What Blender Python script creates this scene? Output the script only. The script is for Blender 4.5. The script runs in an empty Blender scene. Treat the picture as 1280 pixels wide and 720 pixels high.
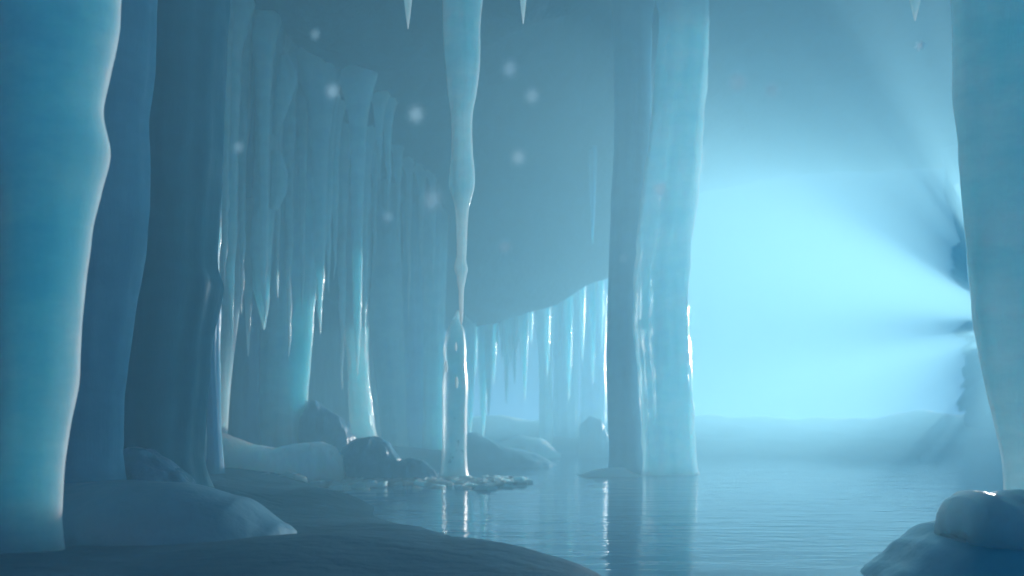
import bpy, math, random
from mathutils import noise, Vector

random.seed(7)
S = bpy.context.scene
COL = S.collection
F = 1000.0          # focal length in pixels of a 1280 wide frame
HY = 525.0          # picture row of the horizon
CZ = 0.9            # eye height above the water


def at(px, py, d):
    return ((px - 640.0) / F * d, d, CZ + (HY - py) / F * d)


def nz(x, y=0.0, z=0.0):
    return noise.noise(Vector((x, y, z)))


def fbm(x, y, z, o=4):
    return noise.fractal(Vector((x, y, z)), 1.0, 2.0, o)


def sstep(a, b, x):
    t = max(0.0, min(1.0, (x - a) / (b - a)))
    return t * t * (3 - 2 * t)


def lerp_table(tab, v):
    if v <= tab[0][0]:
        return tab[0][1]
    for (a, p), (b, q) in zip(tab, tab[1:]):
        if v <= b:
            t = (v - a) / (b - a)
            t = t * t * (3 - 2 * t) * 0.5 + t * 0.5
            return p + (q - p) * t
    return tab[-1][1]


# ------------------------------------------------------------------ materials
def new_mat(name):
    m = bpy.data.materials.new(name)
    m.use_nodes = True
    nt = m.node_tree
    return m, nt, nt.nodes['Principled BSDF']


def coords(nt, scale):
    tc = nt.nodes.new('ShaderNodeTexCoord')
    mp = nt.nodes.new('ShaderNodeMapping')
    mp.inputs['Scale'].default_value = scale
    nt.links.new(tc.outputs['Object'], mp.inputs['Vector'])
    return mp.outputs['Vector']


def noise_node(nt, vec, scale, detail=4, rough=0.55):
    n = nt.nodes.new('ShaderNodeTexNoise')
    n.inputs['Scale'].default_value = scale
    n.inputs['Detail'].default_value = detail
    n.inputs['Roughness'].default_value = rough
    nt.links.new(vec, n.inputs['Vector'])
    return n.outputs['Fac']


def ramp(nt, fac, stops):
    r = nt.nodes.new('ShaderNodeValToRGB')
    el = r.color_ramp.elements
    while len(el) < len(stops):
        el.new(0.5)
    for e, (p, c) in zip(el, stops):
        e.position = p
        e.color = (c[0], c[1], c[2], 1)
    nt.links.new(fac, r.inputs['Fac'])
    return r.outputs['Color']


def bump(nt, bsdf, fac, strength, dist, prev=None):
    b = nt.nodes.new('ShaderNodeBump')
    b.inputs['Strength'].default_value = strength
    b.inputs['Distance'].default_value = dist
    nt.links.new(fac, b.inputs['Height'])
    if prev is not None:
        nt.links.new(prev, b.inputs['Normal'])
    nt.links.new(b.outputs['Normal'], bsdf.inputs['Normal'])
    return b.outputs['Normal']


def ice(name, dark, light, rough=0.28, sss=0.9, scale=0.5, trans=0.0, vstretch=0.22, bumpd=0.02):
    m, nt, b = new_mat(name)
    v = coords(nt, (1, 1, vstretch))
    f = noise_node(nt, v, 3.2, 6, 0.6)
    c = ramp(nt, f, [(0.36, dark), (0.64, light)])
    # cloudy bubble bands and darker clear veins inside the ice
    band = ramp(nt, noise_node(nt, coords(nt, (0.7, 0.7, 1.6)), 2.3, 5, 0.65), [(0.40, (0.80, 0.86, 0.90)), (0.60, (1.0, 1.0, 1.0))])
    mul = nt.nodes.new('ShaderNodeMix')
    mul.data_type = 'RGBA'
    mul.blend_type = 'MULTIPLY'
    mul.inputs['Factor'].default_value = 1.0
    nt.links.new(c, mul.inputs['A'])
    nt.links.new(band, mul.inputs['B'])
    nt.links.new(mul.outputs['Result'], b.inputs['Base Color'])
    rr = nt.nodes.new('ShaderNodeMapRange')
    rr.inputs['From Min'].default_value = 0.35
    rr.inputs['From Max'].default_value = 0.65
    rr.inputs['To Min'].default_value = rough * 0.6
    rr.inputs['To Max'].default_value = min(1.0, rough * 1.5)
    nt.links.new(noise_node(nt, coords(nt, (1, 1, 0.5)), 5.0, 4), rr.inputs['Value'])
    nt.links.new(rr.outputs['Result'], b.inputs['Roughness'])
    b.inputs['IOR'].default_value = 1.31
    b.inputs['Subsurface Weight'].default_value = sss
    b.inputs['Subsurface Radius'].default_value = (0.25, 0.75, 1.0)
    b.inputs['Subsurface Scale'].default_value = scale
    b.inputs['Transmission Weight'].default_value = trans
    n1 = bump(nt, b, noise_node(nt, v, 7.0, 4), 0.6, bumpd * 2.2)
    bump(nt, b, noise_node(nt, coords(nt, (1, 1, 1)), 26.0, 2), 0.25, bumpd * 0.4, n1)
    return m


def snow(name, dark, light, rough=0.55, sss=0.5, scale=0.12):
    m, nt, b = new_mat(name)
    v = coords(nt, (1, 1, 1))
    c = ramp(nt, noise_node(nt, v, 1.7, 6), [(0.3, dark), (0.7, light)])
    nt.links.new(c, b.inputs['Base Color'])
    b.inputs['Roughness'].default_value = rough
    b.inputs['Subsurface Weight'].default_value = sss
    b.inputs['Subsurface Radius'].default_value = (0.3, 0.7, 1.0)
    b.inputs['Subsurface Scale'].default_value = scale
    n1 = bump(nt, b, noise_node(nt, v, 5.0, 6), 0.5, 0.05)
    bump(nt, b, noise_node(nt, v, 60.0, 2), 0.2, 0.006, n1)
    return m


M = {}
M['ice_pale'] = ice('pale_ice', (0.55, 0.83, 0.90), (0.75, 0.92, 0.95), 0.22, 1.0, 0.8)
M['ice_blue'] = ice('blue_ice', (0.26, 0.60, 0.78), (0.42, 0.74, 0.86), 0.28, 1.0, 0.7)
M['ice_front'] = ice('front_ice', (0.58, 0.80, 0.88), (0.76, 0.90, 0.94), 0.8, 1.0, 0.9, bumpd=0.012)
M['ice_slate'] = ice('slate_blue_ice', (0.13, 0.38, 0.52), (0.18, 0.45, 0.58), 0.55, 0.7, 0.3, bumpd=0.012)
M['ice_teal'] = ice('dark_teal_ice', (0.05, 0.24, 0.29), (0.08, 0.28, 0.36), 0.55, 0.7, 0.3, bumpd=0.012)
M['ice_clear'] = ice('clear_ice', (0.86, 0.96, 0.98), (0.94, 0.985, 0.99), 0.07, 1.0, 1.0, trans=0.1, vstretch=0.5, bumpd=0.006)
M['ice_bright'] = ice('bright_wet_ice', (0.70, 0.90, 0.93), (0.86, 0.96, 0.97), 0.12, 1.0, 0.8, trans=0.1, bumpd=0.015)
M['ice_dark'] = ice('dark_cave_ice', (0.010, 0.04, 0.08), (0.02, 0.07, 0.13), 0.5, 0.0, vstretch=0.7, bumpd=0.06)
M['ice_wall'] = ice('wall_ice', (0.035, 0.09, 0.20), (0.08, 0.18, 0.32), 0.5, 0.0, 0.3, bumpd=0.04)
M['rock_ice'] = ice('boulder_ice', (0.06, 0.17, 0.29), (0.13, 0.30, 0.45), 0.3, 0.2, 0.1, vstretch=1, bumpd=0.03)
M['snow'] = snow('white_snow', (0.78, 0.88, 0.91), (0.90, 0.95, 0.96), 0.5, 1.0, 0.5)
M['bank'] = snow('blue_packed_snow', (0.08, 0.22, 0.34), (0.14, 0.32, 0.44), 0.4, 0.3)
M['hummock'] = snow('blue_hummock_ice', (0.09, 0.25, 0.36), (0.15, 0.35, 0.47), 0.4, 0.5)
M['teal_mound'] = snow('teal_ice', (0.10, 0.42, 0.54), (0.16, 0.52, 0.64), 0.35, 0.6)


M['ice_blueglow'] = ice('blue_old_ice', (0.50, 0.80, 0.90), (0.68, 0.89, 0.95), 0.22, 1.0, 1.2, bumpd=0.02)
M['ice_front'].node_tree.nodes['Principled BSDF'].inputs['Specular IOR Level'].default_value = 0.15
M['ice_front'].node_tree.nodes['Principled BSDF'].inputs['Subsurface Radius'].default_value = (0.34, 0.78, 1.0)
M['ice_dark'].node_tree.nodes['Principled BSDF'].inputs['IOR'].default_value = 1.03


def glow_ice(name, tint):
    # very clear old ice: light wanders right through it
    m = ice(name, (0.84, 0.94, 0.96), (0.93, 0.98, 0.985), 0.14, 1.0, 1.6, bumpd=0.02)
    m.node_tree.nodes['Principled BSDF'].inputs['Subsurface Radius'].default_value = tint
    return m


M['ice_glow'] = glow_ice('clear_old_ice', (0.30, 0.85, 1.0))


def ground_mat():
    m, nt, b = new_mat('snow_ground')
    v = coords(nt, (1, 1, 1))
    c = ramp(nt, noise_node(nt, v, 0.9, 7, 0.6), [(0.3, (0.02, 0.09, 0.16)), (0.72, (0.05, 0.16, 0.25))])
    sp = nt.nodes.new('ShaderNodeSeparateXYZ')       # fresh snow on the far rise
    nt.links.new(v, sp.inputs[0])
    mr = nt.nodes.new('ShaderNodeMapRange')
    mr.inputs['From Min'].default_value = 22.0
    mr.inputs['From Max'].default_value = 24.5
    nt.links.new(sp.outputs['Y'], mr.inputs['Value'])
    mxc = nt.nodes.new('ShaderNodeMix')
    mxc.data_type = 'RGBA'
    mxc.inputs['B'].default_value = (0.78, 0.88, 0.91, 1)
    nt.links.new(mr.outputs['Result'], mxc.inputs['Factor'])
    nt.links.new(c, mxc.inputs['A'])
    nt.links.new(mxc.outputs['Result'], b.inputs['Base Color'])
    b.inputs['Roughness'].default_value = 0.5
    b.inputs['Specular IOR Level'].default_value = 0.15
    n1 = bump(nt, b, noise_node(nt, coords(nt, (1.0, 2.2, 1)), 3.0, 8, 0.6), 0.8, 0.08)
    bump(nt, b, noise_node(nt, v, 30.0, 3), 0.3, 0.01, n1)
    return m


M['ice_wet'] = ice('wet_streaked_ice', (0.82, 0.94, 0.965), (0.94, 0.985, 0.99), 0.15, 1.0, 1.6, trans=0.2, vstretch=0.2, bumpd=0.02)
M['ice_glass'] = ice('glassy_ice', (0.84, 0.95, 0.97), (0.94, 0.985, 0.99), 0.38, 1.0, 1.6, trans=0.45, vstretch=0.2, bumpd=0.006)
M['snow_clear'] = snow('wet_clear_snow', (0.86, 0.93, 0.95), (0.94, 0.97, 0.98), 0.4, 1.0, 1.6)


def water_mat():
    m, nt, b = new_mat('meltwater')
    b.inputs['Base Color'].default_value = (0.05, 0.24, 0.40, 1)
    b.inputs['Roughness'].default_value = 0.074
    b.inputs['IOR'].default_value = 1.33
    v = coords(nt, (0.45, 1.5, 1))
    n1 = bump(nt, b, noise_node(nt, v, 1.6, 3), 0.35, 0.05)
    bump(nt, b, noise_node(nt, v, 7.0, 3), 0.22, 0.012, n1)
    return m


def flake_mat():
    m = bpy.data.materials.new('snow_crystals')
    m.use_nodes = True
    nt = m.node_tree
    nt.nodes.remove(nt.nodes['Principled BSDF'])
    out = nt.nodes['Material Output']
    d = nt.nodes.new('ShaderNodeBsdfDiffuse')
    t = nt.nodes.new('ShaderNodeBsdfTranslucent')
    for n in (d, t):
        n.inputs['Color'].default_value = (0.62, 0.89, 1.0, 1)
    mx0 = nt.nodes.new('ShaderNodeMixShader')
    mx0.inputs[0].default_value = 0.95
    nt.links.new(d.outputs[0], mx0.inputs[1])
    nt.links.new(t.outputs[0], mx0.inputs[2])
    mx = mx0
    nt.links.new(mx.outputs[0], out.inputs['Surface'])
    return m


M['ground'] = ground_mat()
M['water'] = water_mat()
M['flake'] = flake_mat()


# ------------------------------------------------------------------ object helpers
def obj(name, verts, faces, mat, parent=None, smooth=True):
    me = bpy.data.meshes.new(name)
    me.from_pydata(verts, [], faces)
    me.materials.append(mat)
    if smooth:
        me.polygons.foreach_set('use_smooth', [True] * len(me.polygons))
    me.update()
    o = bpy.data.objects.new(name, me)
    COL.objects.link(o)
    if parent is not None:
        o.parent = parent
    return o


def tag(o, label, cat, group=None, kind=None):
    if label:
        o['label'] = label
        o['category'] = cat
    if group:
        o['group'] = group
    if kind or label:
        o['kind'] = kind or 'thing'
    return o


def recentre(o):
    """put the origin of a mesh at its base centre"""
    vs = o.data.vertices
    n = len(vs)
    cx = sum(v.co.x for v in vs) / n
    cy = sum(v.co.y for v in vs) / n
    cz = min(v.co.z for v in vs)
    off = Vector((cx, cy, cz))
    for v in vs:
        v.co -= off
    o.location = off
    return o


# ------------------------------------------------------------------ terrain and cave
SHORE = [(2.2, 1.35), (3.6, 1.05), (4.6, 0.74), (5.8, -0.23), (8.4, -1.34), (10.5, -2.3), (12.3, -2.6), (13.5, -1.4), (15.0, -0.6), (17.5, -0.3), (19, -2.0), (24, -9)]


def ground_h(x, y):
    sx = lerp_table(SHORE, y)
    dl = sx - x                                       # metres on to the left bank
    h = -0.35 + 0.5 * sstep(-0.9, 0.9, dl) + (0.05 + 0.27 * sstep(6.0, 9.5, y)) * sstep(0.6, 3.2, dl)
    if dl < 0:
        h = max(h, -0.35)
    # right bank, well outside the picture's middle
    h = max(h, -0.35 + 0.75 * sstep(8.5, 12.5, x - 0.25 * (y - 12)))
    # far shore
    h = max(h, -0.35 + 0.48 * sstep(18.5, 22.5, y + 0.10 * x + 0.8 * nz(x * 0.3, 5.0)))
    h += 0.10 * fbm(x * 0.55, y * 0.8, 1.7) * sstep(-0.3, 0.1, h)
    # far ridge
    far = sstep(20.5, 26.2, max(y, x * 1.2 if x > 0 else abs(x) * 1.5))
    h += far * (0.88 + 0.3 * fbm(x * 0.35, y * 0.2, 3.1))
    return h


def sheet(name, x0, x1, nx, y0, y1, ny, hf, mat, px=1.0, py=1.0):
    vs, fs = [], []
    for j in range(ny + 1):
        y = y0 + (y1 - y0) * (j / ny) ** py
        for i in range(nx + 1):
            t = i / nx * 2 - 1
            t = math.copysign(abs(t) ** px, t)
            x = (x0 + x1) / 2 + (x1 - x0) / 2 * t
            vs.append((x, y, hf(x, y)))
    for j in range(ny):
        for i in range(nx):
            a = j * (nx + 1) + i
            fs.append((a, a + 1, a + nx + 2, a + nx + 1))
    return obj(name, vs, fs, mat)


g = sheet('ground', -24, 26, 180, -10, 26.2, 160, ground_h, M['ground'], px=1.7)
tag(g, None, None, kind='structure')
w = sheet('water', -20, 24, 4, -9.5, 26.5, 4, lambda x, y: 0.0, M['water'])
tag(w, None, None, kind='structure')

# the lower lip of the roof where it opens towards the daylight: picture column -> row at 20 m
LIPROW = [(-600, 440), (300, 440), (560, 412), (620, 402), (690, 378), (760, 345), (800, 300), (870, 240), (1000, 215), (1300, 205), (2200, 205)]


def lip_y(x):
    return 20.0 + 3.5 * sstep(-0.6, -2.2, x) + 6.0 * sstep(2.3, 3.1, x)


def lip_z(x):
    d = lip_y(x)
    px = 640 + x / d * F
    return CZ + (HY - lerp_table(LIPROW, px)) / F * d


def edge_x(y):
    return 18.0 + 0.6 * nz(y * 0.5, 2.2)


def ceil_h(x, y):
    base = 6.7 + 2.6 * sstep(-2.0, 6.0, x) + 0.5 * fbm(x * 0.22, y * 0.22, 9.0) + 0.12 * fbm(x * 0.9, y * 0.9, 4.0)
    lz = lip_z(x)
    t = sstep(14.0, lip_y(x), y)
    h = base * (1 - t) + min(lz, base + 0.2) * t
    h += (0.10 * nz(x * 1.7, y * 1.2, 7.0) - 0.45 * abs(nz(x * 0.55, y * 0.55, 5.0)) - 0.16 * abs(nz(x * 1.6, y * 1.6, 6.0))) * (1 - 0.6 * t)
    return h


def make_ceiling():
    nx, ny = 190, 150
    x0, y0 = -17.0, 2.6
    vs, fs = [], []
    for lay in range(2):
        for j in range(ny + 1):
            for i in range(nx + 1):
                y = y0 + (20.0 - y0) * j / ny
                x = x0 + (edge_x(y) - x0) * i / nx
                y = y0 + (lip_y(x) - y0) * j / ny
                if lay == 0:
                    vs.append((x, y, ceil_h(x, y)))
                else:
                    e = min(i, nx - i, j, ny - j) / 10.0
                    vs.append((x, y, max(ceil_h(x, y) + 0.25, 6.6) + 0.9 * min(1, e)))
    n = (nx + 1) * (ny + 1)
    for j in range(ny):
        for i in range(nx):
            a = j * (nx + 1) + i
            fs.append((a, a + nx + 1, a + nx + 2, a + 1))
            b = a + n
            fs.append((b, b + 1, b + nx + 2, b + nx + 1))
    rim = [i for i in range(nx + 1)] + [(j * (nx + 1) + nx) for j in range(1, ny + 1)] + \
          [ny * (nx + 1) + i for i in range(nx - 1, -1, -1)] + [j * (nx + 1) for j in range(ny - 1, 0, -1)]
    for k in range(len(rim)):
        a, b = rim[k], rim[(k + 1) % len(rim)]
        fs.append((a, b, b + n, a + n))
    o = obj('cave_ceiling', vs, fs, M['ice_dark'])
    tag(o, None, None, kind='structure')


make_ceiling()


def ice_wall(name, path, z0, topf, mat, label, seed, thick=1.2, rel=0.5):
    """a standing wall of ice that follows a path of (x, y) and has fluted faces"""
    pts = []
    for (ax, ay), (bx, by) in zip(path, path[1:]):
        L = math.hypot(bx - ax, by - ay)
        n = max(2, int(L / 0.16))
        for k in range(n):
            t = k / n
            pts.append((ax + (bx - ax) * t, ay + (by - ay) * t))
    pts.append(path[-1])
    nzv = 34
    vs, fs = [], []
    s = 0.0
    for i, (x, y) in enumerate(pts):
        a = pts[max(0, i - 1)]
        b = pts[min(len(pts) - 1, i + 1)]
        tx, ty = b[0] - a[0], b[1] - a[1]
        L = math.hypot(tx, ty) or 1
        nx, ny = ty / L, -tx / L
        s += 0.16
        zt = topf(x, y)
        zb = z0(x, y) if callable(z0) else z0
        for side in (1, -1):
            for j in range(nzv + 1):
                z = zb + (zt - zb) * j / nzv
                off = rel * (0.5 * fbm(s * 0.9, z * 0.15, seed) + 0.35 * abs(nz(s * 2.1, z * 0.2, seed + 3)) + 0.2 * nz(s * 0.6, z * 0.8, seed))
                d = side * (thick / 2 + off)
                vs.append((x + nx * d, y + ny * d, z))
    row = (nzv + 1) * 2
    for i in range(len(pts) - 1):
        for j in range(nzv):
            a = i * row + j
            fs.append((a, a + row, a + row + 1, a + 1))
            b = a + nzv + 1
            fs.append((b, b + 1, b + row + 1, b + row))
        a = i * row + nzv
        fs.append((a, a + row, a + row + nzv + 1, a + nzv + 1))
        a = i * row
        fs.append((a, a + nzv + 1, a + row + nzv + 1, a + row))
    for i in (0, len(pts) - 1):
        for j in range(nzv):
            a = i * row + j
            fs.append((a, a + 1, a + nzv + 2, a + nzv + 1))
    o = recentre(obj(name, vs, fs, mat))
    return tag(o, label, 'ice wall')


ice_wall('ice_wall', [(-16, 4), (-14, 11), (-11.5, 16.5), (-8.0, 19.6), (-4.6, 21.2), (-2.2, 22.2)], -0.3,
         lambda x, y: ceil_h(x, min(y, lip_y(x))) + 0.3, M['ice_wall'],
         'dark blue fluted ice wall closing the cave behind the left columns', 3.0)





def sun_blocker(name, reach, a0, a1, left, label, seed, cat):
    """added ragged blocker round the sun, shaped to cut its light into shafts; reach = how far the opening goes, by angle"""
    d0, cx, cy = 24.0, 1288.0, 408.0
    nt, nr = int((a1 - a0) * 1.2), 18
    vs, fs = [], []
    for side in (0, 1):
        for i in range(nt + 1):
            a = a0 + (a1 - a0) * i / nt
            ca, sa = math.cos(math.radians(a)), math.sin(math.radians(a))
            r0 = lerp_table(reach, a) + 4 * nz(a * 0.2, seed)
            ts = []
            if ca < -1e-4: ts.append((left - cx) / ca)
            if ca > 1e-4: ts.append((1520 - cx) / ca)
            if sa > 1e-4: ts.append((cy - 190) / sa)
            if sa < -1e-4: ts.append((cy - 570) / sa)
            r1 = min(ts)
            r1 *= 1 + 0.22 * nz(a * 0.09, 8.0 + seed) + 0.1 * nz(a * 0.35, 8.0 + seed)
            r0 = min(r0, r1 - 6)
            for k in range(nr + 1):
                t = k / nr
                r = r0 + (r1 - r0) * t
                px, row = cx + r * ca, cy - r * sa
                th = 0.45 * (0.25 + 0.75 * math.sin(math.pi * min(1, t + 0.08)) ** 0.6)
                X, _, Z = at(px, row, d0)
                y = d0 + (-1 if side == 0 else 1) * th * (0.7 + 0.5 * fbm(X * 1.3, Z * 0.8, side * 7.0))
                vs.append((X, y, Z))
    n = (nt + 1) * (nr + 1)
    for i in range(nt):
        for k in range(nr):
            a, b = i * (nr + 1) + k, (i + 1) * (nr + 1) + k
            fs.append((a, a + 1, b + 1, b))
            fs.append((n + a, n + b, n + b + 1, n + a + 1))
        a, b = i * (nr + 1), (i + 1) * (nr + 1)
        fs.append((a, b, n + b, n + a))
        fs.append((a + nr, n + a + nr, n + b + nr, b + nr))
    for i in (0, nt):
        for k in range(nr):
            a = i * (nr + 1) + k
            fs.append((a, n + a, n + a + 1, a + 1))
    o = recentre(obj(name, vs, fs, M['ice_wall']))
    tag(o, label, cat)


sun_blocker('upper_sun_blocker', [(20, 120), (78, 130), (92, 160), (108, 190), (118, 200), (125, 190), (129, 60), (132, 30), (143, 28), (147, 40)], 20, 147, 1192,  # unseen upper blocker, added to carve bright and dark shafts in the haze
          'added ragged sheet at the cave mouth behind the tall pale column, cutting the sunlight into shafts', 1.0, 'sun blocker')
sun_blocker('ice_wall', [(175, 26), (183, 24), (187, 120), (198, 120), (203, 44), (214, 46), (222, 50), (240, 75), (300, 80), (345, 60)], 175, 345, 1206,  # unseen lower blocker, added for the level dark band and dimmer haze below
          'added low ragged blocker at the cave mouth behind the tall pale column, cutting off the lower sunlight', 3.0, 'ice wall')

# ------------------------------------------------------------------ columns and icicles


def spline(rows):
    """rows (y, xl, xr) -> Catmull-Rom function of y"""
    rows = sorted(rows)

    def f(y):
        n = len(rows)
        if y <= rows[0][0]:
            return rows[0][1:]
        if y >= rows[-1][0]:
            return rows[-1][1:]
        for k in range(n - 1):
            if y <= rows[k + 1][0]:
                break
        p0, p1, p2, p3 = rows[max(0, k - 1)], rows[k], rows[k + 1], rows[min(n - 1, k + 2)]
        h = p2[0] - p1[0]
        t = (y - p1[0]) / h
        out = []
        for c in (1, 2):
            m1 = (p2[c] - p0[c]) / max(p2[0] - p0[0], 1e-6) * h
            m2 = (p3[c] - p1[c]) / max(p3[0] - p1[0], 1e-6) * h
            out.append((2 * t**3 - 3 * t**2 + 1) * p1[c] + (t**3 - 2 * t**2 + t) * m1 + (-2 * t**3 + 3 * t**2) * p2[c] + (t**3 - t**2) * m2)
        return out
    return f


def column(name, d, rows, mat, seed, flute=0.12, lumps=0.03, deep=1.0, nseg=56, step=5.0, top=True, foot=True, sink=0.35, parent=None, flare=1.25):
    """an ice column, drape or icicle given by its left and right outline; it stands d metres away"""
    rows = [tuple(r) for r in sorted(rows)]
    if top:
        r0 = rows[0]
        x = at((r0[1] + r0[2]) / 2, 0, d)[0]
        zt = ceil_h(x, min(d, lip_y(x))) + 0.25
        yt = HY - (zt - CZ) * F / d
        if yt < r0[0] - 5:
            c, hw = (r0[1] + r0[2]) / 2, (r0[2] - r0[1]) / 2
            rows.insert(0, (yt, c - hw * flare * 1.35, c + hw * flare * 1.35))
            ym = yt + min(0.9 * F / d, (r0[0] - yt) * 0.5)
            rows.insert(1, (ym, c - hw * (0.6 + 0.4 * flare), c + hw * (0.6 + 0.4 * flare)))
    if foot:
        r1 = rows[-1]
        yb = r1[0] + sink * F / d
        e = (r1[2] - r1[1]) * 0.2
        ya_ = r1[0] - 0.22 * F / d
        if ya_ > rows[-2][0] + 2:
            q = spline(rows)(ya_)
            rows.insert(-1, (ya_, q[0], q[1]))
        g = (r1[2] - r1[1]) * 0.07
        rows[-1] = (r1[0], r1[1] - g, r1[2] + g)
        r1 = rows[-1]
        rows.append((yb, r1[1] - e, r1[2] + e))
    f = spline(rows)
    ya, yb = rows[0][0], rows[-1][0]
    n = max(12, int((yb - ya) / step))
    vs, fs = [], []
    ph = [(k, random.uniform(0, 6.28), random.uniform(-1, 1), random.uniform(0.5, 1)) for k in (2, 3, 5, 7, 9, 13)]
    amp = {2: 0.5, 3: 0.7, 5: 0.6, 7: 0.5, 9: 0.4, 13: 0.22}
    for j in range(n + 1):
        y = ya + (yb - ya) * j / n
        xl, xr = f(y)
        c, hw = (xl + xr) / 2, max((xr - xl) / 2, 0.4)
        X, Y, Z = at(c, y, d)
        R = hw / F * d
        for i in range(nseg):
            a = i / nseg * 6.28318
            m = 0.0
            for k, p, dr, s in ph:
                m += amp[k] * s * math.cos(k * a + p + dr * Z * 0.9 + 0.5 * nz(Z * 0.7, k, seed))
            r = 1 + flute * m * 0.5
            r += lumps * (nz(math.cos(a) * 1.3 + seed, math.sin(a) * 1.3, Z * 2.2) + 0.5 * nz(math.cos(a) * 3 + seed, math.sin(a) * 3, Z * 6.0)) * 2
            side = abs(math.cos(a))
            r = r * (1 - 0.6 * side ** 3) + 0.6 * side ** 3 * (1 + 0.3 * (r - 1))
            vs.append((X + R * r * math.cos(a), Y + R * deep * r * math.sin(a), Z))
    for j in range(n):
        for i in range(nseg):
            a = j * nseg + i
            b = j * nseg + (i + 1) % nseg
            fs.append((a, a + nseg, b + nseg, b))
    fs.append(tuple(range(nseg)))
    fs.append(tuple(n * nseg + nseg - 1 - i for i in range(nseg)))
    o = obj(name, vs, fs, mat, parent)
    return recentre(o) if parent is None else o


def spike(px, y0, y1, w, d, mat, seed, name='icicle', hang=True, bend=0.0):
    """a small tapering icicle"""
    rows = []
    for k in range(7):
        t = k / 6
        ww = w * ((1 - t) ** 0.8 * 0.5 + 0.02) * (1 + 0.12 * math.sin(t * 9 + seed))
        x = px + bend * t
        rows.append((y0 + (y1 - y0) * t, x - ww, x + ww))
    return column(name, d, rows, mat, seed, flute=0.08, lumps=0.05, nseg=20, step=max(2.0, (y1 - y0) / 40), top=False, foot=False)


# --- foreground left
tag(column('ice_column', 4.2, [(-60, -8, 150), (0, -6, 146), (40, -4, 143), (90, -5, 133), (135, -6, 125), (190, -4, 135), (240, 0, 124), (285, 0, 114), (350, 0, 106), (420, -2, 99), (480, -3, 95), (560, -8, 82), (640, -14, 76), (700, -20, 73)],
     M['ice_front'], 1.1, flute=0.12, deep=0.55, nseg=90),
    'pale blue bulging ice column, nearest and widest of the columns beside the bank', 'ice column', 'ice columns')
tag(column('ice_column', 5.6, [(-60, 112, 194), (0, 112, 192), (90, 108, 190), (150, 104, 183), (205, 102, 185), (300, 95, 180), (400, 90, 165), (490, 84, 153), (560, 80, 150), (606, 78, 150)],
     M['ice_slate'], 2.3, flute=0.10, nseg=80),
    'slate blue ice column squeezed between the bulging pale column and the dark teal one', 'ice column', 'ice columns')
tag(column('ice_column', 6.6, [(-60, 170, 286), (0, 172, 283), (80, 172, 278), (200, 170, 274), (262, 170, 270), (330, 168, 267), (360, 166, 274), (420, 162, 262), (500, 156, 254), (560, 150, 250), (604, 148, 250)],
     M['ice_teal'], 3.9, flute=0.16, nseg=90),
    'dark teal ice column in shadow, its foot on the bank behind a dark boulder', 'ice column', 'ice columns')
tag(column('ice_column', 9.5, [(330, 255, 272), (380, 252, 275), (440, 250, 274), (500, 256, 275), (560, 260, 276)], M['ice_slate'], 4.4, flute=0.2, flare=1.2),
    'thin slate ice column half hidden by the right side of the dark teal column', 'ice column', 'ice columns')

# --- middle left group
tag(column('ice_column', 11.5, [(165, 276, 312), (190, 274, 308), (240, 274, 306), (290, 272, 304), (350, 275, 303), (400, 278, 297), (470, 275, 289), (545, 276, 284)], M['ice_glow'], 5.1, deep=0.6, flute=0.16, foot=True),
    'pale tapering ice column lit bright, just right of the dark teal column', 'ice column', 'ice columns')
tag(column('ice_column', 12.6, [(400, 284, 322), (470, 288, 322), (550, 286, 322)], M['ice_wall'], 6.2, flute=0.2, flare=1.1),
    'dusky violet blue ice column behind the tips of the forked icicle', 'ice column', 'ice columns')


def forked():
    o = column('forked_icicle', 11.8, [(65, 316, 354), (95, 318, 352), (150, 319, 349), (200, 318, 347), (250, 315, 345), (300, 309, 341), (340, 312, 338), (380, 321, 336), (400, 326, 333), (412, 329, 331)], M['ice_blueglow'], 7.7, flute=0.22, foot=False)
    tag(o, 'blue forked icicle with a knobbed top, hanging beside the pale tapering column', 'icicle', 'hanging icicles')
    for rows, s in (([(250, 305, 323), (310, 303, 319), (370, 305, 315), (445, 309.5, 311)], 1.5), ([(70, 350, 362), (100, 346, 372), (130, 342, 362), (170, 338, 348)], 2.5), ([(190, 338, 352), (215, 338, 359), (240, 338, 358), (262, 335, 348)], 3.5)):
        c = column('prong' if s < 2 else 'knob', 11.75, rows, M['ice_blueglow'], s, flute=0.1, top=False, foot=False, nseg=28, step=3)
        c.parent = o
        for v in c.data.vertices:
            pass
        c.location = c.location - o.location


forked()
tag(column('ice_column', 13.4, [(150, 352, 408), (200, 348, 406), (260, 342, 402), (320, 336, 396), (400, 328, 389), (480, 323, 382), (556, 322, 380)], M['ice_blueglow'], 8.3, deep=0.6, flute=0.34, nseg=80),
    'broad blue ice column with two lobes standing behind the snow ledge', 'ice column', 'ice columns')
tag(column('ice_column', 17.3, [(60, 446, 474), (120, 438, 474), (170, 430, 474), (230, 424, 470), (300, 422, 464), (350, 424, 462), (400, 429, 460), (450, 434, 459), (500, 436, 463), (560, 440, 472)], M['ice_glow'], 9.7, flute=0.2, deep=0.6, nseg=72),
    'pale ribbed ice column standing behind the purple blue boulder', 'ice column', 'ice columns')
tag(column('ice_column', 17.0, [(120, 452, 506), (200, 466, 502), (260, 472, 500), (330, 468, 502), (400, 465, 504), (480, 472, 506), (540, 477, 508), (594, 478, 512)], M['ice_blueglow'], 10.9, deep=0.8, flute=0.3, nseg=72),
    'blue fluted ice column just right of the pale ribbed column', 'ice column', 'ice columns')
tag(column('ice_column', 17.6, [(120, 490, 548), (200, 500, 536), (300, 502, 530), (400, 500, 532), (480, 503, 531), (594, 500, 534)], M['ice_blue'], 11.9, deep=0.8, flute=0.3, nseg=72),
    'middle one of the three close blue columns left of the thin sparkling column', 'ice column', 'ice columns')
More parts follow.
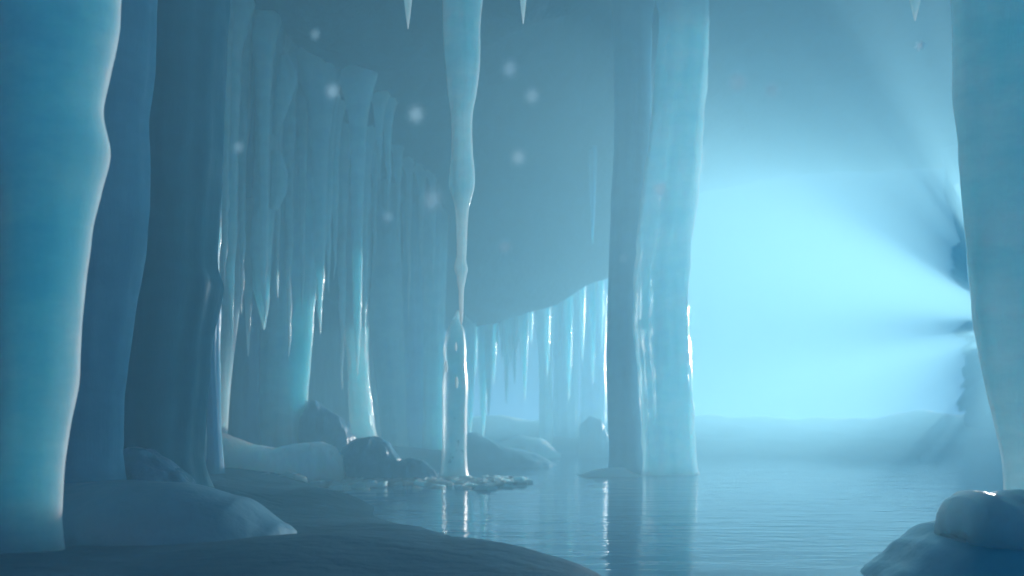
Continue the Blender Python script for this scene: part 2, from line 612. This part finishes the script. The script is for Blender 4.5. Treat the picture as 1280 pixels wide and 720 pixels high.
tag(column('ice_column', 17.2, [(120, 520, 585), (200, 532, 566), (300, 530, 560), (400, 530, 556), (480, 529, 555), (594, 528, 560)], M['ice_blueglow'], 12.9, deep=0.7, flute=0.3, nseg=72),
    'blue fluted ice column seen just left of the thin sparkling column', 'ice column', 'ice columns')
tag(column('ice_column', 12.3, [(388, 571, 574.5), (400, 566, 575), (414, 559, 580), (436, 554, 582), (455, 555.5, 582), (480, 553, 584), (530, 553, 583), (594, 552, 583)], M['ice_glass'], 11.3, flute=0.16, nseg=40, top=False, sink=0.2),
    'thin sparkling clear ice column standing below the tip of the clear icicle', 'ice column', 'ice columns')

# small hanging icicles, left group
for (px, y0, y1, w_, d, lab) in (
        (400, 300, 418, 14, 12.6, 'long thin icicle beside the right edge of the broad two lobed column'),
        (411, 240, 366, 9, 13.2, 'short thin icicle between the broad two lobed column and the pale ribbed column'),
        (419, 250, 350, 8, 13.4, 'short needle icicle touching the left edge of the pale ribbed column'),
        (474, 165, 242, 9, 13.4, 'small faint icicle hanging right of the pale ribbed column'),
        (485, 178, 276, 8, 13.6, 'small icicle ending in a bright drop above the close blue columns'),
        (330, 330, 403, 9, 11.4, 'small bright icicle in front of the forked icicle'),
        (270, 300, 372, 12, 10.2, 'pale icicle against the right edge of the dark teal column'),
        (447, 380, 470, 10, 12.7, 'wet icicle in front of the pale ribbed column')):
    zc = ceil_h(at(px, 0, d)[0], d)
    ytop = HY - (zc + 0.1 - CZ) * F / d
    rows = []
    for k in range(9):
        t = k / 8
        y = y0 + (y1 - y0) * t
        ww = w_ * ((1 - t) ** 0.85 * 0.5 + 0.03)
        jx = 1.6 * nz(y * 0.03, px) * (1 + t)
        ww *= 1 + 0.22 * nz(y * 0.11, px * 0.7)
        rows.append((y, px - ww + jx, px + ww + jx))
    rows.insert(0, (y0 - (y0 - ytop) * 0.45, px - w_ * 0.8, px + w_ * 0.75))
    rows.insert(0, (y0 - (y0 - ytop) * 0.8, px - w_ * 1.2, px + w_ * 1.3))
    rows.insert(0, (ytop - 10, px - w_ * 2.9, px + w_ * 2.7))
    tag(column('icicle', d, rows, M['ice_pale'], px * 0.13, flute=0.1, lumps=0.06, nseg=20, step=3, top=False, foot=False), lab, 'icicle', 'hanging icicles')

rnd = random.Random(11)
for (px, y0, y1, w_, d) in ((289, 250, 432, 15, 11.0), (303, 250, 392, 9, 11.3), (347, 240, 372, 9, 12.0), (361, 260, 446, 11, 12.4), (378, 250, 388, 9, 12.8), (428, 300, 486, 11, 14.6), (456, 290, 440, 10, 14.8),
                            (468, 200, 352, 9, 15.2), (497, 210, 318, 8, 15.6), (511, 220, 402, 9, 16.2), (527, 240, 346, 8, 16.4), (541, 230, 372, 9, 16.4), (281, 240, 360, 10, 10.8)):
    ytop = HY - (ceil_h(at(px, 0, d)[0], d) + 0.1 - CZ) * F / d
    rows = [(ytop - 8, px - w_ * 2.4, px + w_ * 2.5), (y0 - (y0 - ytop) * 0.75, px - w_ * 1.1, px + w_ * 1.0), (y0 - (y0 - ytop) * 0.4, px - w_ * 0.72, px + w_ * 0.7)]
    for k in range(10):
        t = k / 9
        y = y0 + (y1 - y0) * t
        ww = w_ * ((1 - t) ** 0.8 * 0.5 + 0.03) * (1 + 0.25 * rnd.uniform(-1, 1))
        jx = 2.2 * nz(y * 0.025, px) * (0.5 + t)
        rows.append((y, px - ww + jx, px + ww + jx))
    tag(column('icicle', d, rows, M['ice_pale'], px * 0.17, flute=0.12, lumps=0.07, nseg=20, step=3, top=False, foot=False),
        'thin bright icicle hanging in the cluster among the columns left of the clear icicle', 'icicle', 'thin icicles among the left columns')

# --- the clear icicle in the middle
ICD = 5.2
clear = column('clear_icicle', ICD, [(-60, 548, 610), (0, 553, 605), (40, 554, 601), (62, 555, 601), (84, 557, 600), (116, 560, 596), (146, 564, 591), (190, 564, 591), (212, 562, 593), (233, 561, 593), (246, 565, 590), (262, 569, 586), (300, 571, 584), (320, 571, 583), (327, 569, 583), (337, 568, 585), (346, 571, 583), (352, 571, 582), (362, 573, 580), (378, 573.5, 579.5), (400, 575, 578.5), (406, 576.4, 577)],
               M['ice_clear'], 12.4, deep=0.6, flute=0.12, lumps=0.045, nseg=72, step=2.0, foot=False)
tag(clear, 'large clear icicle with a glinting collar, hanging alone in the middle of the cave', 'icicle', 'hanging icicles')

for (px, y1, w_, d, lab) in (
        (510, 36, 10, 5.0, 'small clear icicle tip hanging left of the large clear icicle'),
        (654, 30, 8, 5.2, 'small clear icicle tip hanging right of the large clear icicle'),
        (1144, 26, 12, 4.6, 'small clear icicle tip hanging beside the tall pale column at the cave mouth')):
    rows = [(-90, px - w_ * 1.4, px + w_ * 1.4), (-40, px - w_ * 0.9, px + w_ * 0.9), (0, px - w_ * 0.5, px + w_ * 0.5), (y1 * 0.55, px - w_ * 0.28, px + w_ * 0.28), (y1, px - 0.6, px + 0.6)]
    tag(column('icicle', d, rows, M['ice_clear'], px * 0.2, nseg=24, step=2, foot=False), lab, 'icicle', 'hanging icicles')

# --- centre and far chamber
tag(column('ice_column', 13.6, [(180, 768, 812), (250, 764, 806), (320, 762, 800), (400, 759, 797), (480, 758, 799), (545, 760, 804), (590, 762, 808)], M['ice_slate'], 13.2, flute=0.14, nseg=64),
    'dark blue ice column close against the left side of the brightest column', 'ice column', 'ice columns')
tag(column('ice_column', 13.2, [(60, 822, 884), (150, 816, 878), (250, 804, 870), (330, 797, 863), (380, 795, 861), (430, 797, 862), (490, 802, 864), (550, 805, 867), (602, 806, 870)], M['ice_wet'], 14.6, deep=0.5, flute=0.26, lumps=0.06, nseg=80),
    'brightest wet ice column at the water edge, streaked white', 'ice column', 'ice columns')
tag(column('ice_column', 22.0, [(385, 668, 694), (430, 672, 691), (480, 674, 690), (558, 674, 692)], M['ice_pale'], 15.2, flute=0.2, flare=1.3),
    'slim pale ice column in the far chamber beside the row of small icicles', 'ice column', 'ice columns')
tag(column('ice_column', 22.8, [(330, 688, 724), (430, 692, 722), (563, 690, 724)], M['ice_blue'], 16.2, flute=0.2, flare=0.7),
    'mid blue ice column in the far chamber, right of the slim pale one', 'ice column', 'ice columns')
tag(column('ice_column', 24.3, [(330, 722, 762), (430, 726, 757), (500, 726, 758), (562, 724, 760)], M['ice_blue'], 17.2, flute=0.22, flare=0.6),
    'pale ice column in the far chamber with a small boulder at its foot', 'ice column', 'ice columns')
tag(column('ice_column', 16.5, [(150, 735, 747), (200, 736, 746), (260, 738, 744), (305, 740, 741.5)], M['ice_slate'], 18.8, flute=0.1, foot=False),
    'faint slender icicle high in the haze left of the dark blue column', 'icicle', 'hanging icicles')

far = [(588, 545, 13), (604, 548, 15), (617, 480, 10), (628, 455, 8), (638, 462, 8), (647, 438, 7), (656, 500, 10), (664, 430, 6), (594, 470, 8), (611, 520, 11), (622, 440, 6), (633, 505, 9), (643, 480, 8), (651, 452, 6), (684, 470, 9), (700, 440, 8), (711, 500, 10), (728, 450, 8), (741, 480, 9), (752, 440, 7)]
for k, (px, y1, w_) in enumerate(far):
    d = 20.0 + 0.3 * (k % 3)
    y0 = lerp_table(LIPROW, px) - 14
    rows = []
    for q in range(7):
        t = q / 6
        ww = w_ * ((1 - t) ** 0.6 * 0.5 + 0.04)
        rows.append((y0 + (y1 - y0) * t, px - ww, px + ww))
    tag(column('far_icicle', d, rows, M['ice_pale'], px * 0.3, flute=0.1, lumps=0.05, nseg=18, step=4, top=False, foot=False),
        'pale icicle in the row hanging from the far arch of the cave', 'icicle', 'icicles along the far arch')

# --- right side, in the glare
tag(column('ice_column', 5.2, [(-60, 1188, 1420), (0, 1191, 1420), (60, 1192, 1420), (130, 1196, 1420), (190, 1200, 1418), (250, 1206, 1400), (350, 1213, 1385), (440, 1224, 1365), (500, 1236, 1350), (560, 1250, 1338), (625, 1260, 1330)], M['ice_glow'], 19.5, deep=0.3, flute=0.10, nseg=90),
    'tall pale ice column at the bright cave mouth behind the snow capped mound', 'ice column', 'ice columns')

# ------------------------------------------------------------------ mounds, boulders and ledges
def mound(name, d, outline, base_row, ry, mat, seed, bumps=0.06, back=1.0, p=0.6, q=0.75, nv=28, nu=60, parent=None, z0=None):
    """a lump with the given top outline (picture column, row), ry metres deep either way"""
    xa, xb = outline[0][0], outline[-1][0]
    zb = at(0, base_row, d)[2] if z0 is None else z0
    vs, fs = [], []
    W = (xb - xa) / F * d
    for i in range(nu + 1):
        t = i / nu
        px = xa + (xb - xa) * t
        e = math.sqrt(max(0.0, 1 - abs(2 * t - 1) ** 3.0))
        X, _, zt = at(px, lerp_table(outline, px), d)
        h = max(zt - zb, 0.01)
        for j in range(nv + 1):
            a = math.pi * j / nv
            cy, sz = math.cos(a), math.sin(a)
            y = -math.copysign(abs(cy) ** p, cy) * ry * (0.35 + 0.65 * e)
            if y > 0:
                y *= back
            z = zb + h * sz ** q
            n = fbm(X * 1.5 / max(ry, 0.3) + seed, y * 1.5 / max(ry, 0.3), z * 2 + seed)
            k = bumps * n * min(1.0, sz * 2)
            vs.append((X + k * 0.6, d + y - k, z + k * 0.5 * (1 - sz) - 0.0))
    for i in range(nu):
        for j in range(nv):
            a = i * (nv + 1) + j
            fs.append((a, a + nv + 1, a + nv + 2, a + 1))
        a = i * (nv + 1)
        fs.append((a, a + nv, a + 2 * nv + 1, a + nv + 1))
    fs.append(tuple(range(nv, -1, -1)))
    fs.append(tuple(nu * (nv + 1) + j for j in range(nv + 1)))
    o = obj(name, vs, fs, mat, parent)
    return recentre(o) if parent is None else o


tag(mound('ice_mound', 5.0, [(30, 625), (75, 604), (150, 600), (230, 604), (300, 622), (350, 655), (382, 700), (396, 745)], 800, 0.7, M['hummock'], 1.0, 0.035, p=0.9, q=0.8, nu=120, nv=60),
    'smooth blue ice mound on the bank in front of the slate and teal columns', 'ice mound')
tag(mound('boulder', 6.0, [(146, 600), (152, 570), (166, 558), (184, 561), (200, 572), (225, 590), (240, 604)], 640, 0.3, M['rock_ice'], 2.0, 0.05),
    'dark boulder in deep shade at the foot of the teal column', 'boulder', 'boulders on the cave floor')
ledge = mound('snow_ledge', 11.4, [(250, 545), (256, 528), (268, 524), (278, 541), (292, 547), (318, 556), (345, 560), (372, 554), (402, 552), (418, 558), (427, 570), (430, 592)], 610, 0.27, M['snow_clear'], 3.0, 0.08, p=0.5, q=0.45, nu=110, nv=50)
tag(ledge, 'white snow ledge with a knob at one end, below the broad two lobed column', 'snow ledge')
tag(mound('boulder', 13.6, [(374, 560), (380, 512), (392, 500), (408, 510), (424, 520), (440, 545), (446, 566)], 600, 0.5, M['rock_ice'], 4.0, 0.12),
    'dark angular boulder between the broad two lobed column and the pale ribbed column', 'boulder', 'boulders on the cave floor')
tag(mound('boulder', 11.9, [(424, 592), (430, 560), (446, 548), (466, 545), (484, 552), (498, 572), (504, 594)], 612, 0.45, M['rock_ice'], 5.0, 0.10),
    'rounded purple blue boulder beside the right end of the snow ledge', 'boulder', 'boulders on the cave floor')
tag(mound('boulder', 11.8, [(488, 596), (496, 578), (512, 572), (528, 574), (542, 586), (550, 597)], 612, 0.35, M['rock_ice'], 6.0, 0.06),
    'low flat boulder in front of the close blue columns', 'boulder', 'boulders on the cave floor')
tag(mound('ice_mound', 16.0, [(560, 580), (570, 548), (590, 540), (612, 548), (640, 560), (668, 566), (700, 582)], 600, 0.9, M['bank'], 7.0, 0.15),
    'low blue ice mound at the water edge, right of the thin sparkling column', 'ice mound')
tag(mound('snow_patch', 19.5, [(600, 566), (622, 553), (650, 544), (675, 548), (700, 566)], 590, 0.9, M['snow'], 8.0, 0.10),
    'white snow patch lying under the far row of icicles', 'snow patch')
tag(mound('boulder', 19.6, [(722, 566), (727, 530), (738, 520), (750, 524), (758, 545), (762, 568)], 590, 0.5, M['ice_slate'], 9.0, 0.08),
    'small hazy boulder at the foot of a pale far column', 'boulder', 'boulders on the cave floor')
tag(mound('snow_shelf', 13.0, [(690, 606), (720, 594), (752, 586), (778, 584), (800, 594), (830, 600), (868, 602), (890, 612)], 625, 0.45, M['snow'], 10.0, 0.08),
    'low snow shelf at the waterline under the dark and brightest columns', 'snow shelf')

# snow capped mound at the cave mouth, bottom right
rm = mound('snow_mound', 4.4, [(1090, 740), (1125, 706), (1160, 676), (1196, 655), (1240, 645), (1300, 640), (1380, 660), (1440, 720)], 830, 0.8, M['teal_mound'], 11.0, 0.06, p=0.8, q=0.8, nu=100, nv=50)
tag(rm, 'teal ice mound with a lumpy white snow cap at the cave mouth', 'snow mound')
cap = mound('snow_cap', 4.25, [(1190, 668), (1196, 640), (1208, 622), (1226, 614), (1242, 617), (1250, 624), (1262, 616), (1280, 612), (1310, 616), (1340, 634), (1360, 668)], 674, 0.36, M['snow_clear'], 12.0, 0.05, p=0.8, q=0.6, nu=100, nv=50)
cap.parent = rm
cap.location = cap.location - rm.location


# crust of broken ice along the shore
def rubble():
    vs, fs = [], []
    rnd = random.Random(5)
    for k in range(700):
        t = rnd.random()
        px = 330 + 330 * t
        row = 596 + 8 * t + rnd.gauss(0, 6) * (1 - 0.5 * t)
        d = CZ * F / max(row - HY, 30)
        d = min(d, 12.8)
        x = at(px, 0, d)[0]
        z = max(ground_h(x, d), 0.0)
        s = rnd.uniform(0.02, 0.14) * (1.1 - 0.4 * t)
        b = len(vs)
        ang = rnd.uniform(-0.6, 0.6)
        n = rnd.randint(4, 6)
        tilt = rnd.uniform(-0.5, 0.5)
        for lay in (0, 1):
            for i in range(n):
                a = 6.283 * i / n + rnd.uniform(-0.3, 0.3)
                rx = s * rnd.uniform(1.0, 2.2) * (0.75 if lay else 1)
                ry = s * rnd.uniform(0.5, 1.0) * (0.75 if lay else 1)
                lx, ly = rx * math.cos(a), ry * math.sin(a)
                vs.append((x + lx * math.cos(ang) - ly * math.sin(ang), d + lx * math.sin(ang) + ly * math.cos(ang), z - 0.02 + lay * s * 0.7 + lx * tilt * 0.6))
        for i in range(n):
            j = (i + 1) % n
            fs.append((b + i, b + j, b + n + j, b + n + i))
        fs.append(tuple(b + n + i for i in range(n)))
        fs.append(tuple(b + n - 1 - i for i in range(n)))
    o = obj('ice_rubble', vs, fs, M['ice_bright'], smooth=False)
    tag(o, 'crust of broken ice shards along the shore below the boulders', 'ice rubble', kind='stuff')


rubble()


# ------------------------------------------------------------------ drifting snow
def flake_mesh(seed, r):
    """a six-armed snow crystal, turned broadside to the sun so that it lights up"""
    rnd = random.Random(seed)
    n = Vector((0.54 + rnd.gauss(0, 0.12), 0.83 + rnd.gauss(0, 0.12), 0.10 + rnd.gauss(0, 0.12))).normalized()
    a = n.orthogonal().normalized()
    e = n.cross(a)
    turn = rnd.uniform(0, 1.05)
    vs, fs = [], []

    def quad(pts):
        b = len(vs)
        for x, y in pts:
            vs.append(a * x + e * y + n * rnd.uniform(-0.02, 0.02) * r)
        fs.append(tuple(range(b, b + len(pts))))

    def arm(ox, oy, t, L, w0, w1):
        c, s_ = math.cos(t), math.sin(t)
        quad([(ox - s_ * w0, oy + c * w0), (ox + c * L - s_ * w1, oy + s_ * L + c * w1), (ox + c * L * 1.12, oy + s_ * L * 1.12), (ox + c * L + s_ * w1, oy + s_ * L - c * w1), (ox + s_ * w0, oy - c * w0)])

    quad([(0.42 * r * math.cos(turn + q * 1.0472 + 0.5236), 0.42 * r * math.sin(turn + q * 1.0472 + 0.5236)) for q in range(6)])
    for q in range(6):
        t = turn + q * 1.0472
        c, s_ = math.cos(t), math.sin(t)
        k = r * 0.36
        arm(k * c, k * s_, t, r * rnd.uniform(0.56, 0.64), r * 0.13, r * 0.07)
        for f in (0.62, 0.80):
            for sg in (-1, 1):
                arm(r * f * c, r * f * s_, t + sg * 1.0, r * (0.98 - f) * 0.75, r * 0.06, r * 0.035)
    return vs, fs


flakes = [(416, 114, 7, 1.62, 'drifting snowflake above the pale ribbed column in the dark of the roof'),
          (520, 143, 8, 1.56, 'drifting snowflake level with the narrowing of the large clear icicle, on its left'),
          (540, 250, 11, 1.32, 'largest drifting snowflake, just left of the clear icicle collar'),
          (637, 86, 8, 1.68, 'drifting snowflake right of the wide upper part of the clear icicle'),
          (665, 120, 7, 1.80, 'dim drifting snowflake, the lower right of the pair beside the clear icicle top'),
          (648, 197, 7, 1.68, 'drifting snowflake right of the clear icicle, just above its collar level'),
          (824, 237, 9, 1.92, 'bright drifting snowflake above the brightest ice column'),
          (631, 309, 6, 1.80, 'dim drifting snowflake right of the lower tip of the clear icicle'),
          (922, 103, 8, 1.30, 'drifting snowflake high in the haze, larger of the two near the light shaft'),
          (965, 113, 6, 1.45, 'faint drifting snowflake high in the haze, smaller of the two near the light shaft'),
          (1150, 57, 5, 3.50, 'small drifting snowflake just under the icicle tip at the cave mouth'),
          (394, 43, 4, 1.92, 'tiny drifting snowflake against the dark roof above the broad two lobed column'),
          (485, 271, 5, 1.80, 'small drifting snowflake in front of the close blue columns'),
          (298, 184, 5, 1.80, 'tiny drifting snowflake at the top of the pale tapering column'),
          (779, 323, 3, 1.92, 'tiny drifting snowflake in front of the dark blue column')]
for k, (px, py, r, d, lab) in enumerate(flakes):
    vs, fs = flake_mesh(k + 40, 1.35 * r / F * d)
    o = obj('snowflake', vs, fs, M['flake'], smooth=False)
    o.location = at(px, py, d)
    tag(o, lab, 'snowflake', 'drifting snowflakes')

# drops on the way down from the clear icicle
drops = [(570, 433, 3, 'falling water drop, topmost of the string under the clear icicle'),
         (558, 458, 4, 'falling water drop, long one on the left of the string under the clear icicle'),
         (571, 478, 4, 'falling water drop, lowest of the string under the clear icicle')]
for (px, py, r, lab) in drops:
    vs, fs = [], []
    d = 5.2
    R = r / F * d
    for j in range(13):
        a = math.pi * j / 12
        for i in range(14):
            b = 6.28318 * i / 14
            rr = R * 0.6 * math.sin(a) * (0.6 + 0.4 * (j / 12))
            vs.append((rr * math.cos(b), rr * math.sin(b), R * 1.9 * math.cos(a)))
    for j in range(12):
        for i in range(14):
            fs.append((j * 14 + i, j * 14 + 14 + i, j * 14 + 14 + (i + 1) % 14, j * 14 + (i + 1) % 14))
    o = obj('water_drop', vs, fs, M['ice_clear'])
    o.location = at(px, py, d)
    tag(o, lab, 'water drop', 'falling drops')

# ------------------------------------------------------------------ air
hx0, hx1, hy0, hy1, hz0, hz1 = -24.5, 26.5, -10.5, 26.5, -1.6, 12.2
hv = [(x, y, z) for z in (hz0, hz1) for y in (hy0, hy1) for x in (hx0, hx1)]
hf = [(0, 2, 3, 1), (4, 5, 7, 6), (0, 1, 5, 4), (2, 6, 7, 3), (0, 4, 6, 2), (1, 3, 7, 5)]
hm = bpy.data.materials.new('haze')
hm.use_nodes = True
hn = hm.node_tree
hn.nodes.remove(hn.nodes['Principled BSDF'])
pv = hn.nodes.new('ShaderNodeVolumePrincipled')
pv.inputs['Color'].default_value = (0.37, 0.79, 0.955, 1)
pv.inputs['Density'].default_value = 0.074
pv.inputs['Anisotropy'].default_value = 0.45
hn.links.new(pv.outputs[0], hn.nodes['Material Output'].inputs['Volume'])
hz = obj('haze', hv, hf, hm, smooth=False)
tag(hz, 'pale blue mist filling the cave', 'haze', kind='stuff')

# ------------------------------------------------------------------ light
SUNPX = (1288, 408)
sd = Vector(((SUNPX[0] - 640) / F, 1.0, (HY - SUNPX[1]) / F)).normalized()   # towards the sun
elev = math.asin(sd.z)
az = math.atan2(sd.x, sd.y)
sun = bpy.data.lights.new('sun', 'SUN')
sun.energy = 5.0
sun.angle = math.radians(1.0)
sun.color = (1.0, 0.92, 0.86)
so = bpy.data.objects.new('sun', sun)
COL.objects.link(so)
so.rotation_euler = (-sd).to_track_quat('-Z', 'Y').to_euler()
so.location = (20, 30, 20)

W = bpy.data.worlds.new('World')
S.world = W
W.use_nodes = True
wn = W.node_tree
sky = wn.nodes.new('ShaderNodeTexSky')
sky.sky_type = 'NISHITA'
sky.sun_disc = False
sky.sun_elevation = elev
sky.sun_rotation = az
sky.air_density = 0.12
sky.dust_density = 0.0
sky.ozone_density = 3.0
bg = wn.nodes['Background']
bg.inputs['Strength'].default_value = 0.05
wn.links.new(sky.outputs[0], bg.inputs['Color'])

# ------------------------------------------------------------------ camera
cam = bpy.data.cameras.new('camera')
co = bpy.data.objects.new('camera', cam)
COL.objects.link(co)
co.location = (0, 0, CZ)
co.rotation_euler = (math.radians(90), 0, 0)
cam.sensor_width = 36
cam.lens = F / 1280 * 36
cam.shift_y = (HY - 360) / 1280
cam.clip_end = 500
cam.dof.use_dof = True
cam.dof.focus_distance = 6.5
cam.dof.aperture_fstop = cam.lens / 1000 / 0.03
S.camera = co

S.view_settings.view_transform = 'Standard'
S.view_settings.look = 'None'
S.view_settings.exposure = 1.38
S.view_settings.gamma = 1
S.render.engine = 'CYCLES'
cy = S.cycles
cy.volume_bounces = 6
cy.max_bounces = 12
cy.diffuse_bounces = 3
cy.glossy_bounces = 3
cy.transmission_bounces = 6
cy.use_denoising = True
cy.caustics_reflective = False
cy.caustics_refractive = False
cy.sample_clamp_indirect = 4
